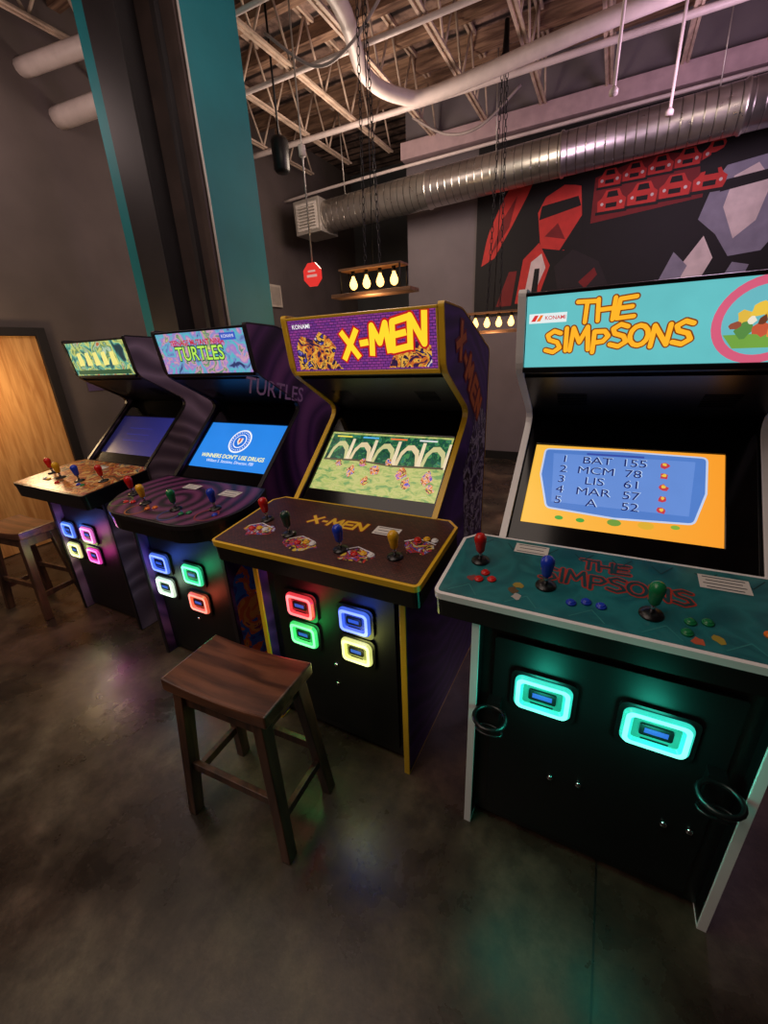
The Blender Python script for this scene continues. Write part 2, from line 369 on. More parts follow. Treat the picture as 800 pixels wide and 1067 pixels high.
# ---------------------------------------------------------------- ceiling things
CREAM=mat('cream_steel',S(196,174,156),rough=.6,var=.25)
def truss(L):
    m=MB()
    for z in (0,.5): 
        m.box(-.035,-.012,0,L,z-.012 if z else 0,z+.02,CREAM); m.box(.012,.035,0,L,z-.012 if z else 0,z+.02,CREAM)
        m.box(-.035,.035,0,L,z+.014,z+.02,CREAM)
    n=int(L/.5)
    for i in range(n):
        y=i*L/n; y2=(i+.5)*L/n; y3=(i+1)*L/n
        m.tube([(0,y,.01),(0,y2,.5)],.012,CREAM,6); m.tube([(0,y2,.5),(0,y3,.01)],.012,CREAM,6)
    return m
t0=truss(6.2).build('ceiling_truss',None,'cream painted open web steel joist under the ceiling deck','roof truss',loc=(-4.3,0.05,4.08),group='roof joists')
for x in (-3.65,-3.0,-2.35,-1.7,-1.05,-.4,.25,.9,1.55,2.2,2.85,3.5): clone(t0,(x,.05,4.08))
t1=MB(); t1.box(-4.67,4.0,-.05,.05,0,.14,wood_mat('joist_wood',S(100,74,60),S(168,134,110),.7))
j0=t1.build('ceiling_beam',None,'timber purlin fixed below the ceiling deck','beam',loc=(0,2.6,4.46),group='timber purlins')
for y in (3.1,3.6,4.1,4.6,5.1,5.6,6.0): clone(j0,(0,y,4.46))
WPIPE=mat('white_pvc',S(214,200,196),rough=.45,var=.1)
GCAB=mat('grey_cable',S(150,138,136))
def pipe(pts,r,label,m=WPIPE,name='conduit_pipe',cat='pipe',smoothn=6):
    P0=[Vector(p) for p in pts]; out=[]
    for i in range(len(P0)-1):
        a=P0[max(i-1,0)];b_=P0[i];c=P0[i+1];d=P0[min(i+2,len(P0)-1)]
        for k in range(smoothn):
            t=k/smoothn; out.append(.5*((2*b_)+(-a+c)*t+(2*a-5*b_+4*c-d)*t*t+(-a+3*b_-3*c+d)*t**3))
    out.append(P0[-1])
    return MB().tube(out,r,m,12).build(name,None,label,cat)
pipe([(-2.05,2.4,3.97),(-2.07,3.5,3.95),(-2.3,4.3,3.92),(-2.15,4.75,3.9),(-1.8,4.88,3.9),(-.33,4.71,3.92),(1.5,4.6,3.94),(3.93,4.5,3.95)],.062,'fat white plastic pipe curving below the roof joists')
pipe([(-4.69,2.9,3.66),(-3.9,3.15,3.76)],.08,'short fat white pipe beside the teal pillar')
pipe([(-4.69,2.7,3.92),(-3.9,2.95,4.0)],.065,'short fat white pipe beside the teal pillar')
pipe([(-4.69,3.35,4.06),(-1.0,3.4,4.06),(4.02,3.35,4.06)],.018,'thin white conduit strapped under the joists')
pipe([(-4.69,4.15,4.055),(-1.0,4.2,4.055),(4.02,4.15,4.055)],.022,'thin white conduit strapped under the joists')
pipe([(-4.69,5.25,4.05),(-2.0,5.3,4.05),(1.0,5.28,4.05),(4.02,5.3,4.05)],.03,'thin white conduit strapped under the joists')
pipe([(-4.69,6.0,3.75),(-2.75,6.0,3.8),(4.02,6.0,3.85)],.018,'thin white conduit strapped along the wall beam')
pipe([(-2.9,3.7,4.09),(-2.5,3.8,3.82),(-2.1,3.75,3.84),(-1.7,3.7,4.09)],.012,'drooping grey cable under the joists',m=GCAB,name='ceiling_cable',cat='cable')
pipe([(-.9,3.8,4.09),(-.6,4.0,3.78),(-.2,3.9,3.8),(.1,3.8,4.09)],.014,'drooping grey cable under the joists',m=GCAB,name='ceiling_cable',cat='cable')
pipe([(-2.4,5.6,4.09),(-2.0,5.62,3.86),(-1.6,5.6,3.84),(-1.2,5.62,4.09)],.014,'drooping grey cable under the joists',m=GCAB,name='ceiling_cable',cat='cable')
for x,y in ((-.25,4.35),(.15,4.95)):
    MB().tube([(x,y,3.35),(x,y,4.62)],.012,WPIPE,8).lathe((x,y,3.3),(0,0,1),[(.03,0),(.03,.03),(.012,.05)],WPIPE,12).build('hanger_pipe',None,'thin white drop pipe hanging from the ceiling','pipe')

# spiral duct
dm=bpy.data.materials.new('galvanised_spiral'); dm.use_nodes=True; nt=dm.node_tree; b=nt.nodes['Principled BSDF']; L=nt.links.new
tc=nt.nodes.new('ShaderNodeTexCoord'); w=nt.nodes.new('ShaderNodeTexWave'); w.bands_direction='X'; w.wave_profile='SAW'; w.inputs['Scale'].default_value=3.6
L(tc.outputs['Object'],w.inputs['Vector']); rr=nt.nodes.new('ShaderNodeValToRGB'); rr.color_ramp.elements[0].position=0; rr.color_ramp.elements[0].color=(.12,.12,.12,1); rr.color_ramp.elements[1].position=.14; rr.color_ramp.elements[1].color=(.62,.59,.55,1)
n=nt.nodes.new('ShaderNodeTexNoise'); n.inputs['Scale'].default_value=14; L(tc.outputs['Object'],n.inputs['Vector'])
L(w.outputs['Fac'],rr.inputs['Fac']); L(rr.outputs[0],b.inputs['Base Color']); b.inputs['Metallic'].default_value=.95
mr=nt.nodes.new('ShaderNodeMapRange'); mr.inputs[3].default_value=.2; mr.inputs[4].default_value=.45; L(n.outputs['Fac'],mr.inputs[0]); L(mr.outputs[0],b.inputs['Roughness'])
bp=nt.nodes.new('ShaderNodeBump'); bp.inputs['Distance'].default_value=.02; bp.inputs['Strength'].default_value=.6; L(rr.outputs[0],bp.inputs['Height']); L(bp.outputs[0],b.inputs['Normal'])
GALV=mat('galvanised_sheet',S(190,184,176),rough=.4,metal=.6)
VW=mat('vent_white',S(205,198,192))
duct=empty('air_duct',(-3.75,5.75,3.37),'round galvanised spiral air duct hanging under the ceiling','duct')
duct.rotation_euler[1]=-math.radians(1.7)
mb=MB(); prof=[(.19,0)]; x=0
while x<7.4: prof+= [(.19,x+.02),(.19,x+1.48),(.202,x+1.49),(.202,x+1.51)]; x+=1.5
mb.lathe((0,0,0),(1,0,0),prof,dm,32); mb.build('duct_tube',duct)
mb=MB(); mb.box(-.42,0,-.21,.21,-.2,.2,GALV); fr=Frame((-.21,-.211,-.05),(1,0,0),(0,0,1))
mb.build('duct_box',duct,'sheet metal end box of the duct',bevel=.006)
mb=MB(); mb.ring(fr,rect(-.17,-.11,.17,.2),rect(-.14,-.08,.14,.17),0,.012,VW)
for i in range(7): mb.box(-.35,-.07,-.235,-.212,-.12+i*.036,-.105+i*.036,VW)
mb.build('vent_grille',duct,'white louvred supply grille')
for x in (.3,2.3,4.3,6.3): MB().tube([(x,0,.18),(x,0,1.2-x*.03)],.006,GALV,6).build('hanger_rod',duct)

# mural ------------------------------------------------------------
MUB=mat('mural_black',S(15,13,15),rough=.7); MUR=mat('mural_red',S(205,56,50),rough=.7); MUD=mat('mural_dark_red',S(125,30,32),rough=.7)
MUC=mat('mural_cream',S(225,212,208),rough=.7); MUG=mat('mural_blue_grey',S(140,140,158),rough=.7); MUH=mat('mural_char',S(34,28,32),rough=.7)
fr=Frame((-1.8,6.27,2.0),(1,0,0),(0,0,1))
mb=MB(); mb.ext(fr,rect(0,0,5.2,1.89),-.03,0,MUB)
F=lambda p,m,d=.001: mb.flat(fr,p,d,m)
F(roundpoly([(.08,.6),(.15,.95),(.35,1.35),(.62,1.62),(.8,1.68),(.62,1.3),(.45,1.0),(.25,.68)],{1:.1,2:.1,3:.1},3),MUR)
F([(.2,.72),(.34,1.1),(.5,1.32),(.42,1.0)],MUD,.002)
# abstract angular poster shapes
F([(.82,.72),(.76,1.1),(.9,1.36),(1.22,1.3),(1.26,1.0),(1.1,.66)],MUR,.002)
F([(.74,1.2),(.9,1.5),(1.26,1.54),(1.34,1.26),(1.05,1.34)],MUB,.003); F([(.78,1.02),(1.24,1.1),(1.2,1.2),(.8,1.16)],MUB,.003); F([(1.04,.66),(1.26,1.0),(1.3,.7)],MUB,.003); F([(.86,.84),(1.0,.96),(1.1,.78)],MUD,.003)
F([(.55,.12),(.62,.62),(.8,.78),(.95,.52),(.82,.1)],MUR,.002); F([(.66,.2),(.72,.58),(.84,.66),(.9,.5),(.78,.2)],MUC,.003); F([(.74,.15),(.77,.5),(.83,.5),(.82,.15)],MUB,.004)
F([(1.0,.5),(1.2,.66),(1.5,.5),(1.7,.1),(1.1,.1)],MUH,.002); F([(1.3,.3),(1.46,.44),(1.5,.36),(1.38,.22)],MUD,.003); F([(.3,.1),(.45,.5),(.55,.5),(.5,.1)],MUD,.002)
F([(1.36,.9),(2.42,.98),(2.42,1.36),(1.9,1.46),(1.36,1.34)],MUD,.0015)
for row,(v0,sc) in enumerate(((1.24,.8),(1.0,1.0))):
    for i in range(4 if row else 5):
        u=1.40+i*.30*sc+row*.02; v=v0+i*.014; q=lambda a,b:(u+a*sc,v+b*sc); cc=MUR if row else MUC
        F([q(0,0),q(.27,0),q(.28,.1),q(.24,.13),q(.2,.2),q(.07,.2),q(.03,.13),q(-.01,.1)],MUR,.002)
        F([q(.08,.13),q(.2,.13),q(.18,.185),q(.09,.185)],MUB,.003); F(circ(*q(.04,.07),.016,10),MUC,.003); F(circ(*q(.23,.07),.016,10),MUC,.003)
        F([q(.08,.03),q(.19,.03),q(.19,.075),q(.08,.075)],MUB,.003); F([q(-.02,-.03),q(.30,-.03),q(.30,0),q(-.02,0)],MUB,.003)
F([(2.42,.78),(2.5,1.1),(2.66,1.34),(2.98,1.36),(3.2,1.1),(3.2,.7),(3.02,.42),(2.75,.4),(2.6,.62)],MUG)
F([(2.62,.86),(2.66,1.12),(2.84,1.2),(2.98,1.02),(2.92,.7),(2.76,.56)],MUC,.002); F([(2.36,1.2),(3.3,1.3),(3.26,1.5),(2.98,1.7),(2.62,1.62),(2.52,1.38),(2.34,1.3)],MUB,.003); F([(2.56,1.0),(3.1,1.06),(3.06,1.14),(2.6,1.1)],MUB,.004)
F([(2.3,.3),(2.5,.62),(2.62,.4),(2.5,.1)],MUC,.002); F([(2.1,.1),(2.25,.5),(2.4,.35),(2.3,.1)],MUG,.002); F([(2.7,.1),(2.8,.34),(2.95,.3),(2.9,.1)],MUG,.002)
F([(3.5,.3),(3.8,1.4),(4.2,1.2),(4.4,.4)],MUR); F([(3.7,.5),(3.9,1.0),(4.1,.6)],MUC,.002)
mb.build('wall_mural_painting',None,'long black painted mural with red and cream poster shapes','mural')

# pendant lamps ------------------------------------------------------
LWOOD=wood_mat('lamp_wood',S(90,58,40),S(150,108,76),.5)
pend=empty('pendant_lamp',(-1.88,3.5,2.05),'rustic pendant lamp with wooden frame, chains and glowing bulbs','pendant lamp',group='rustic bar pendants')
mb=MB(); mb.box(-.38,.38,-.09,.09,0,.03,LWOOD); mb.build('lamp_tray',pend,bevel=.004)
mb=MB()
for x in (-.28,.28):
    for y in (-.07,.07): mb.tube([(x,y,.02),(x,y,.205)],.007,BLKMETAL,6)
mb.box(-.29,.29,-.08,.08,.20,.216,LWOOD); mb.build('lamp_frame',pend,'dark metal posts and wooden top rail')
GLASS=E(S(255,188,100),5)
for i in range(4):
    mb=MB(); x=-.195+i*.13
    mb.lathe((x,0,.155),(0,0,-1),[(.010,-.02),(.012,0),(.016,.01),(.030,.04),(.034,.06),(.027,.082),(.010,.095)],GLASS,14); mb.build('light_bulb',pend,'glowing warm filament bulb')
    mb=MB(); mb.lathe((x,0,.202),(0,0,-1),[(.016,0),(.018,.04)],BLKMETAL,12); mb.build('lamp_socket',pend)
mb=MB()
for sx in (-1,1):
    for k in range(41):
        t=k/41; z=.215+t*2.04; x=sx*(.05*(1-t)+.02)
        pts=[]
        for a in range(8):
            an=a*math.pi/4; q=.012*math.cos(an); h=.03*math.sin(an)
            pts.append((x+(q if k%2 else 0),(0 if k%2 else q),z+h+.02))
        mb.tube(pts,.0035,BLKMETAL,4,closed=True)
mb.tube([(.0,0,.21),(.01,.02,1.2),(0,0,2.3)],.004,BLKMETAL,5)
mb.build('chain',pend,'black hanging chains and cord')
mb=MB(); mb.lathe((0,0,2.24),(0,0,1),[(.07,0),(.07,.05),(.03,.10),(.02,.32)],BLKMETAL,16); mb.build('ceiling_mount',pend)
clone(pend,(-1.22,5.0,1.74),'rustic pendant lamp with glowing bulbs over the far tables')

ex=empty('hanging_sign',(-2.49,3.5,2.18),'small red octagonal sign hanging on a thin conduit','sign')
fr=Frame((0,-.01,.09),(1,0,0),(0,0,1)); mb=MB(); R=.1
mb.ext(fr,[(R*math.cos(math.radians(22.5+45*i)),R*math.sin(math.radians(22.5+45*i))) for i in range(8)],-.01,.01,E(S(225,52,46),.9))
mb.flat(fr,rect(-.055,-.02,.055,.0),.012,E(S(230,170,160),.7)); mb.flat(fr,rect(-.04,.02,.04,.035),.012,E(S(230,170,160),.7)); mb.build('sign_plate',ex)
mb=MB(); mb.tube([(0,0,.17),(0,0,1.93)],.007,GALV,6); mb.lathe((0,0,.95),(0,0,1),[(.03,0),(.03,.07)],VW,10); mb.build('conduit',ex)
sp=empty('loudspeaker',(-3.1,4.0,3.27),'black cylindrical ceiling loudspeaker on a yoke','speaker')
mb=MB(); mb.lathe((0,0,0),(0,0,1),[(.06,0),(.075,.02),(.085,.24),(.07,.27),(.02,.28)],BLKMETAL,20); mb.build('speaker_body',sp)
mb=MB(); mb.tube([(0,0,.27),(0,0,1.34)],.01,BLKMETAL,6); mb.build('bracket',sp)
mb=MB(); mb.box(0,.04,-.13,.13,0,.3,mat('panel_beige',S(200,190,175),rough=.6)); mb.box(.04,.045,-.1,.1,.03,.27,mat('panel_beige2',S(170,160,148),rough=.6))
mb.build('wall_panel',None,'small beige electrical panel mounted on the grey wall','electrical panel',loc=(-4.67,5.5,2.3))

# ---------------------------------------------------------------- arcade cabinets
SIDE=roundpoly([(0,0),(0,.875),(.27,.915),(.30,1.0),(.69,1.35),(.385,1.53),(.355,1.745),(.56,1.735),(.98,1.59),(.98,0)],{4:.07,5:.04,6:.015,7:.03,8:.03})
BODY=[(.05,.02),(.05,.87),(.27,.91),(.325,.985),(.722,1.345),(.41,1.52),(.385,1.73),(.56,1.72),(.965,1.575),(.965,.02)]
def joystick(parent,fr,u,v,m):
    o=fr.pt(u,v,.004); ax=fr.N
    j=MB(); j.lathe(o,ax,[(.028,0),(.027,.004),(.012,.008)],BLACK,16)
    j.lathe(o,ax,[(.006,.005),(.006,.04)],CHROME,8)
    j.lathe(o,ax,[(.009,.034),(.013,.04),(.015,.056),(.0185,.076),(.018,.087),(.012,.096),(.004,.099)],m,16)
    j.build('joystick',parent)
def button(parent,fr,u,v,m,r=.013):
    o=fr.pt(u,v,.003); j=MB()
    j.lathe(o,fr.N,[(r,0),(r,.004),(r*.8,.006),(r*.75,.005),(r*.72,.008),(r*.5,.0095),(.001,.009)],m,14); j.build('button',parent)
def card(parent,fr,u,v,w,h,rot=0,lines=4):
    c,s=math.cos(rot),math.sin(rot); m=MB()
    R=lambda a,b:(u+a*c-b*s,v+a*s+b*c)
    m.flat(fr,[R(-w/2,-h/2),R(w/2,-h/2),R(w/2,h/2),R(-w/2,h/2)],.0045,PAPER)
    for i in range(lines):
        y=h*.35-i*h*.7/max(1,lines-1); ww=w*(.36 if i%2 else .42)
        m.flat(fr,[R(-ww,y-h*.03),R(ww,y-h*.03),R(ww,y+h*.03),R(-ww,y+h*.03)],.005,INK)
    m.build('notice_card',parent,'white printed notice card')
def coin_unit(parent,x,z,w,h,col,y=.032,glow=.5):
    fr=Frame((x,y,z),(1,0,0),(0,0,1)); 
    m=MB(); m.ext(fr,rrect(-w/2-.012,-h/2-.012,w/2+.012,h/2+.012,.022),-.006,.005,BLACK)
    cu=m.build('coin_slot',parent,'lit coin acceptor with coloured glowing bezel')
    mx_=max(col); cs=tuple(c/mx_ for c in col); hot=tuple(min(1,c*.82+.12) for c in cs)
    g=E(cs,.85,.3); gh=E(hot,2.2,.25); g2=E(tuple(c*.3 for c in cs),1.0,.5)
    R=lambda k,r:rrect(-w/2+k,-h/2+k,w/2-k,h/2-k,r)
    m=MB(); m.ring(fr,R(0,.024),R(.006,.018),.003,.010,g,.018)
    m.ring(fr,R(.006,.018),R(.018,.012),.003,.018,gh,.018); m.ring(fr,R(.018,.012),R(.025,.008),.003,.018,g,.009); m.build('glowing_bezel',cu)
    m=MB(); m.ext(fr,R(.025,.008),.004,.008,g2); m.build('face_plate',cu)
    m=MB(); m.ext(fr,rrect(-w*.24,-h*.12,w*.24,h*.19,.006),.008,.014,BLACK); m.flat(fr,rect(-w*.17,-h*.03,w*.17,h*.11),.015,E(S(50,90,190),.8)); m.flat(fr,rect(-w*.2,-h*.27,w*.2,-h*.22),.010,BLACK)
    m.build('coin_reader',cu,'small black reader with blue display')
    L0=parent.location; point('coin_glow',(L0.x+x,L0.y+y-.09,z),glow,cs,.04)

def cabinet(name,label,loc,w,pw,yf,side_m,trim_m,panel_poly,panel_trim,panel_m,coins,coin_size,marq_m,scr_m,
            art_marq,art_scr,art_panel,art_side=None,scr=(-.27,.06,.27,.36),sticks=(),buttons=(),cards=(),frame_col=None,extras=None,glow=.5):
    root=empty(name,loc,label,'arcade machine'); h=w/2; t=.02
    for sx in (-1,1):
        x0,x1=(-h,-h+t) if sx<0 else (h-t,h)
        m=MB(); m.prism(SIDE,x0,x1,side_m)
        if art_side and sx>0: art_side(m,Frame((h,0,0),(0,1,0),(0,0,1)))
        m.build('side_panel',root)
        m=MB(); o=offset_poly(SIDE,.004); i_=offset_poly(SIDE,-.003); fr=Frame((x0-.0015,0,0),(0,1,0),(0,0,1))
        m.ring(fr,o,i_,0,t+.003,trim_m); m.build('edge_trim',root,bevel=.001)
    m=MB(); m.prism(BODY,-h+t,h-t,BLACK); m.build('cabinet_body',root)
    m=MB(); fr=Frame((0,.05,0),(1,0,0),(0,0,1)); m.ext(fr,rrect(-h+.06,.06,h-.06,.80,.01),0,.012,BLKMETAL)
    m.build('coin_door',root,'black metal service door',bevel=.002)
    a=Vector((0,.325,.985)); b2=Vector((0,.722,1.345)); fr=Frame(a,(1,0,0),b2-a); Ls=(b2-a).length
    m=MB(); u0,v0,u1,v1=scr
    m.ring(fr,[(-h+t,.0),(h-t,.0),(h-t,Ls-.01),(-h+t,Ls-.01)],[(u0-.01,v0-.01),(u1+.01,v0-.01),(u1+.01,v1+.01),(u0-.01,v1+.01)],.001,.012,GLOSS)
    m.build('screen_bezel',root,'glossy black screen surround',bevel=.002)
    m=MB(); m.ext(fr,rect(u0-.01,v0-.01,u1+.01,v1+.01),.001,.004,scr_m); art_scr(m,fr,u0,v0,u1,v1); m.build('screen',root,'lit display')
    a=Vector((0,.715,1.35)); b3=Vector((0,.415,1.518)); m=MB(); frs=Frame(a,(1,0,0),b3-a); m.ext(frs,rect(-h+t,.0,h-t,.33),.0,.008,BLACK)
    for k in range(8):
        for q in (-.2,.2): m.flat(frs,rect(q-.045,.12+k*.012,q+.045,.125+k*.012),.009,GLOSS)
    m.build('speaker_panel',root)
    a=Vector((0,.398,1.535)); b4=Vector((0,.368,1.735)); fm=Frame(a,(1,0,0),b4-a)
    m=MB(); m.ext(fm,rect(-h+t+.004,.0,h-t-.004,.2),.0,.012,marq_m); art_marq(m,fm,h-t-.004); m.build('marquee',root,'backlit header panel')
    m=MB(); fc=frame_col or BLACK
    m.ext(fm,rect(-h+t,-.012,h-t,.004),.0,.018,fc); m.ext(fm,rect(-h+t,.196,h-t,.206),.0,.018,fc)
    if frame_col: m.ext(fm,rect(-h+t,.004,-h+t+.008,.196),.0,.018,fc); m.ext(fm,rect(h-t-.008,.004,h-t,.196),.0,.018,fc)
    m.build('marquee_frame',root,bevel=.002)
    pz=.95; V=Vector((0,.30-yf,1.0-pz)); fp=Frame((0,yf,pz),(1,0,0),V)
    m=MB(); m.ext(fp,panel_poly,-.085,-.02,BLACK); m.ext(fp,offset_poly(panel_poly,.004),-.02,.0015,panel_trim); m.ext(fp,offset_poly(panel_poly,-.007),.0015,.003,panel_m)
    art_panel(m,fp,V.length); cpn=m.build('control_panel',root)
    for u,v,c in sticks: joystick(cpn,fp,u,v,c)
    for u,v,c in buttons: button(cpn,fp,u,v,c)
    for c in cards: card(cpn,fp,*c)
    for x,z,c in coins: coin_unit(root,x,z,coin_size[0],coin_size[1],c,glow=glow)
    if extras: extras(root)
    return root
def ppoly(pw,d,cham=.04,r=.02):
    h=pw/2; return roundpoly([(-h,0),(h,0),(h,d-cham),(h-cham,d),(-h+cham,d),(-h,d-cham)],{0:r,1:r})

RED=P(S(200,30,26),.25);BLUE=P(S(30,60,190),.25);GREEN=P(S(20,120,70),.25);YEL=P(S(225,170,30),.25);ORG=P(S(220,110,20),.25);DKG=P(S(30,60,50),.25);WHT=P(S(215,215,215),.3)

def m4(m,f,h):
    OL=E(S(140,70,20),.8); FI=E(S(250,175,40),1.05)
    m.hand(f,'THE',-.20,.122,.052,.145,[(.0175,.0125,OL),(.0105,.0132,FI)],.02,.15,3)
    m.hand(f,'SIMPSONS',-.275,.043,.054,.355,[(.0185,.0125,OL),(.0115,.0132,FI)],.03,.22,5)
    m.flat(f,rect(-.325,.125,-.225,.150),.0125,E(S(225,235,235),1)); m.flat(f,[(-.32,.13),(-.31,.146),(-.3,.146),(-.308,.13)],.013,E(S(215,50,50),1)); m.flat(f,[(-.305,.13),(-.295,.146),(-.287,.146),(-.295,.13)],.013,E(S(235,120,40),1))
    m.text(f,'KONAMI',-.255,.1375,.014,.0135,E(S(200,50,50),1),.0002)
    c=(.207,.1); m.flat(f,circ(*c,.098,36),.0125,E(S(215,95,125),.95)); m.flat(f,circ(*c,.078,36),.013,E(S(110,190,200),.9))
    m.flat(f,[(c[0]-.07,c[1]-.03),(c[0]+.07,c[1]-.03),(c[0]+.045,c[1]-.062),(c[0]-.045,c[1]-.062)],.0132,E(S(120,170,70),.9))
    for i,(du,dv,r,cc) in enumerate([(-.035,.008,.018,S(225,185,70)),(-.01,.024,.02,S(235,195,70)),(.02,.012,.018,S(225,180,60)),(.043,.0,.015,S(235,190,60)),(-.03,-.022,.02,S(90,140,70)),(.0,-.02,.018,S(200,90,60)),(.03,-.03,.018,S(230,140,70)),(.008,.05,.014,S(90,120,170)),(-.05,-.01,.012,S(150,80,60)),(-.02,.0,.01,S(240,230,210)),(.03,.03,.01,S(240,230,210)),(.0,.0,.012,S(110,60,40))]):
        m.flat(f,blob(c[0]+du,c[1]+dv,r,10,i+60),.0135,E(cc,.95))
SCR4=grad_mat('screen_orange',S(250,190,70),S(250,158,44),0,-.3,.25,1.0)
def s4(m,f,u0,v0,u1,v1):
    W=u1-u0;H=v1-v0; Q=lambda a,b:(u0+a*W,v0+b*H)
    pb=roundpoly([Q(.12,.2),Q(.05,.62),Q(.05,.97),Q(.5,.99),Q(.93,.97),Q(.93,.55),Q(.88,.2),Q(.5,.16)],{i:.012 for i in (0,2,4,6)},3)
    m.flat(f,offset_poly(pb,.006),.0045,E(S(190,205,235),.95)); m.flat(f,pb,.005,E(S(84,128,205),.9))
    m.flat(f,[Q(.1,.92),Q(.88,.92),Q(.86,.27),Q(.14,.27)],.0052,E(S(104,144,218),.9))
    rows=[('1','BAT','155'),('2','MCM','78'),('3','LIS','61'),('4','MAR','57'),('5','A','52')]
    m.flat(f,[Q(.3,.95),Q(.62,.95),Q(.62,.925),Q(.3,.925)],.0054,E(S(60,80,170),.9))
    for i,rw in enumerate(rows):
        b=Q(.0,.85-i*.137)[1]
        for tx,uu in zip(rw,(.18,.37,.575)):
            for dd,mm in ((0,E(S(190,215,250),.95)),(-.0026,E(S(26,34,110),.7))):
                m.text(f,tx,Q(uu,0)[0]+dd,b+dd*.6,.041,.0056+(.0005 if dd else 0),mm,0,sx=1.25)
        m.flat(f,blob(*Q(.73,.85-i*.137),.014,8,i),.0056,E(S(190,60,70),1)); m.flat(f,blob(*Q(.73,.86-i*.137),.007,8,i+4),.0058,E(S(230,190,70),1))
    for a,b,r,c in ((.2,.08,.013,S(70,160,60)),(.32,.08,.013,S(70,160,60)),(.5,.1,.02,S(110,150,60)),(.66,.11,.022,S(215,170,50)),(.8,.13,.012,S(130,170,60))): m.flat(f,circ(*Q(a,b),r,14,.6),.0056,E(c,1))
def p4(m,f,D):
    OL=P(S(170,54,40),.35); FI=P(S(20,66,70),.35)
    m.hand(f,'THE',-.1,.235,.045,.13,[(.0175,.0034,OL),(.0085,.0038,FI)],0,.12,3)
    m.hand(f,'SIMPSONS',-.20,.15,.058,.37,[(.0175,.0034,OL),(.0085,.0038,FI)],0,.15,5)
    for i,(u,v,c) in enumerate([(-.25,.1,S(150,130,50)),(-.245,.05,S(170,165,160)),(-.26,.075,S(90,70,40)),(.16,.03,S(190,90,60)),(.2,.05,S(160,140,50)),(-.38,.09,S(130,60,60)),(.34,.06,S(170,90,50))]): m.flat(f,blob(u,v,.015,9,i),.0034,P(c))
    for k in range(6): m.stroke(f,[(-.43+k*.16,.02),(-.38+k*.16,.06),(-.35+k*.16,.02)],.003,.0032,P(S(50,130,130)))
    for k in range(9): m.stroke(f,[(-.42+k*.1,.30),(-.4+k*.1,.27),(-.37+k*.1,.31)],.003,.0032,P(S(14,60,64)))
def x4(root):
    for u,z in ((-.285,.555),(.275,.555)):
        m=MB(); pts=[(u+.046*math.cos(a*math.pi/10),-.035+.046*math.sin(a*math.pi/10),z) for a in range(20)]
        m.tube(pts,.007,BLACK,8,closed=True); m.tube([(u+.04*math.cos(a*math.pi/6-math.pi/2),-.035+.04*math.sin(a*math.pi/6-math.pi/2)*.5,z-.05) for a in range(12)],.004,BLACK,6,closed=True)
        m.box(u-.02,u+.02,.008,.042,z-.06,z+.02,BLACK); m.build('cup_holder',root,'black ring cup holder')
    for u,z in ((-.10,.32),(-.02,.335),(.205,.31),(.265,.32)):
        m=MB(); m.lathe((u,.038,z),(0,-1,0),[(.010,0),(.010,.004),(.007,.008),(.002,.009)],CHROME,12); m.build('door_bolt',root,'chrome bolt head')
TEALP=art_mat('teal_print',[S(14,84,92),S(22,98,104),S(34,116,120),S(20,92,100),S(46,128,128)],6,0,dist=.8,const=False)
WTRIM=mat('white_trim',S(238,236,236),rough=.35,var=.03)
TG=S(60,255,215)
cabinet('arcade_cabinet','four player arcade cabinet with white edging and teal control deck',(.097,1.0,0),.714,.93,-.03,BLACK,WTRIM,ppoly(.93,.333),WTRIM,TEALP,
  [(-.150,.638,TG),(.132,.638,TG)],(.158,.118),E(S(104,196,200),.92,.05),SCR4,m4,s4,p4,None,scr=(-.295,.08,.245,.385),
  sticks=[(-.38,.18,RED),(-.18,.12,BLUE),(.07,.09,GREEN),(.36,.16,ORG)],
  buttons=[(-.36,.09,RED),(-.325,.1,RED),(-.35,.125,RED),(-.11,.07,BLUE),(-.075,.085,BLUE),(-.04,.08,BLUE),(.15,.09,GREEN),(.185,.1,GREEN),(.14,.05,GREEN),(.3,.1,ORG),(.39,.09,YEL)],
  cards=[(-.245,.285,.1,.05,0,3),(.24,.27,.11,.06,0,4)],extras=x4,glow=.9)

YTR=mat('yellow_trim',S(225,180,40),rough=.35,var=.05)
BRK=brick_mat('brick_light',S(160,66,150),S(116,56,145),S(56,24,76),26,.8)
BRP=brick_mat('brick_print',S(92,50,44),S(66,36,36),S(24,14,16),30,0,'XY')
PURP=swirl_mat('purple_print',[S(52,28,104),S(92,52,156),S(64,36,124)],2.5,(0,-.5,-1),dist=6)
A3=art_mat('comic_art_light',[S(40,24,60),S(60,30,70),S(210,110,40),S(240,180,70),S(40,24,50),S(70,60,160),S(235,215,190)],24,.85,dist=1.5)
def m3(m,f,h):
    m.text(f,'KONAMI',-.25,.172,.022,.0128,E(S(235,235,235),1),.0003)
    m.flat(f,[(-.29,.01),(-.29,.1),(-.26,.14),(-.2,.12),(-.17,.15),(-.13,.13),(-.1,.09),(-.12,.05),(-.08,.01)],.0125,A3)
    m.flat(f,[(.12,.01),(.14,.05),(.2,.07),(.24,.1),(.29,.08),(.29,.01)],.0125,A3)
    for w_,d_,c_ in ((.036,.0132,E(S(185,30,30),1)),(.022,.0138,E(S(255,206,44),1.1))): m.hand(f,'X-MEN',-.065,.05,.088,.35,[(w_,d_,c_)],.10,0,1,True,.05)
FOL=art_mat('game_foliage',[S(16,60,50),S(34,100,60),S(24,78,64),S(70,140,80),S(40,110,100),S(130,160,90)],30,.9,dist=.8)
GRD=art_mat('game_ground',[S(120,160,92),S(170,184,104),S(196,196,120),S(178,190,104),S(212,208,150)],22,.95,(1,2.2,2.2),.6)
FIG=art_mat('game_sprites',[S(230,120,150),S(60,70,190),S(240,190,140),S(225,120,50),S(60,40,60),S(240,215,90),S(180,50,60)],60,.95,dist=.4)
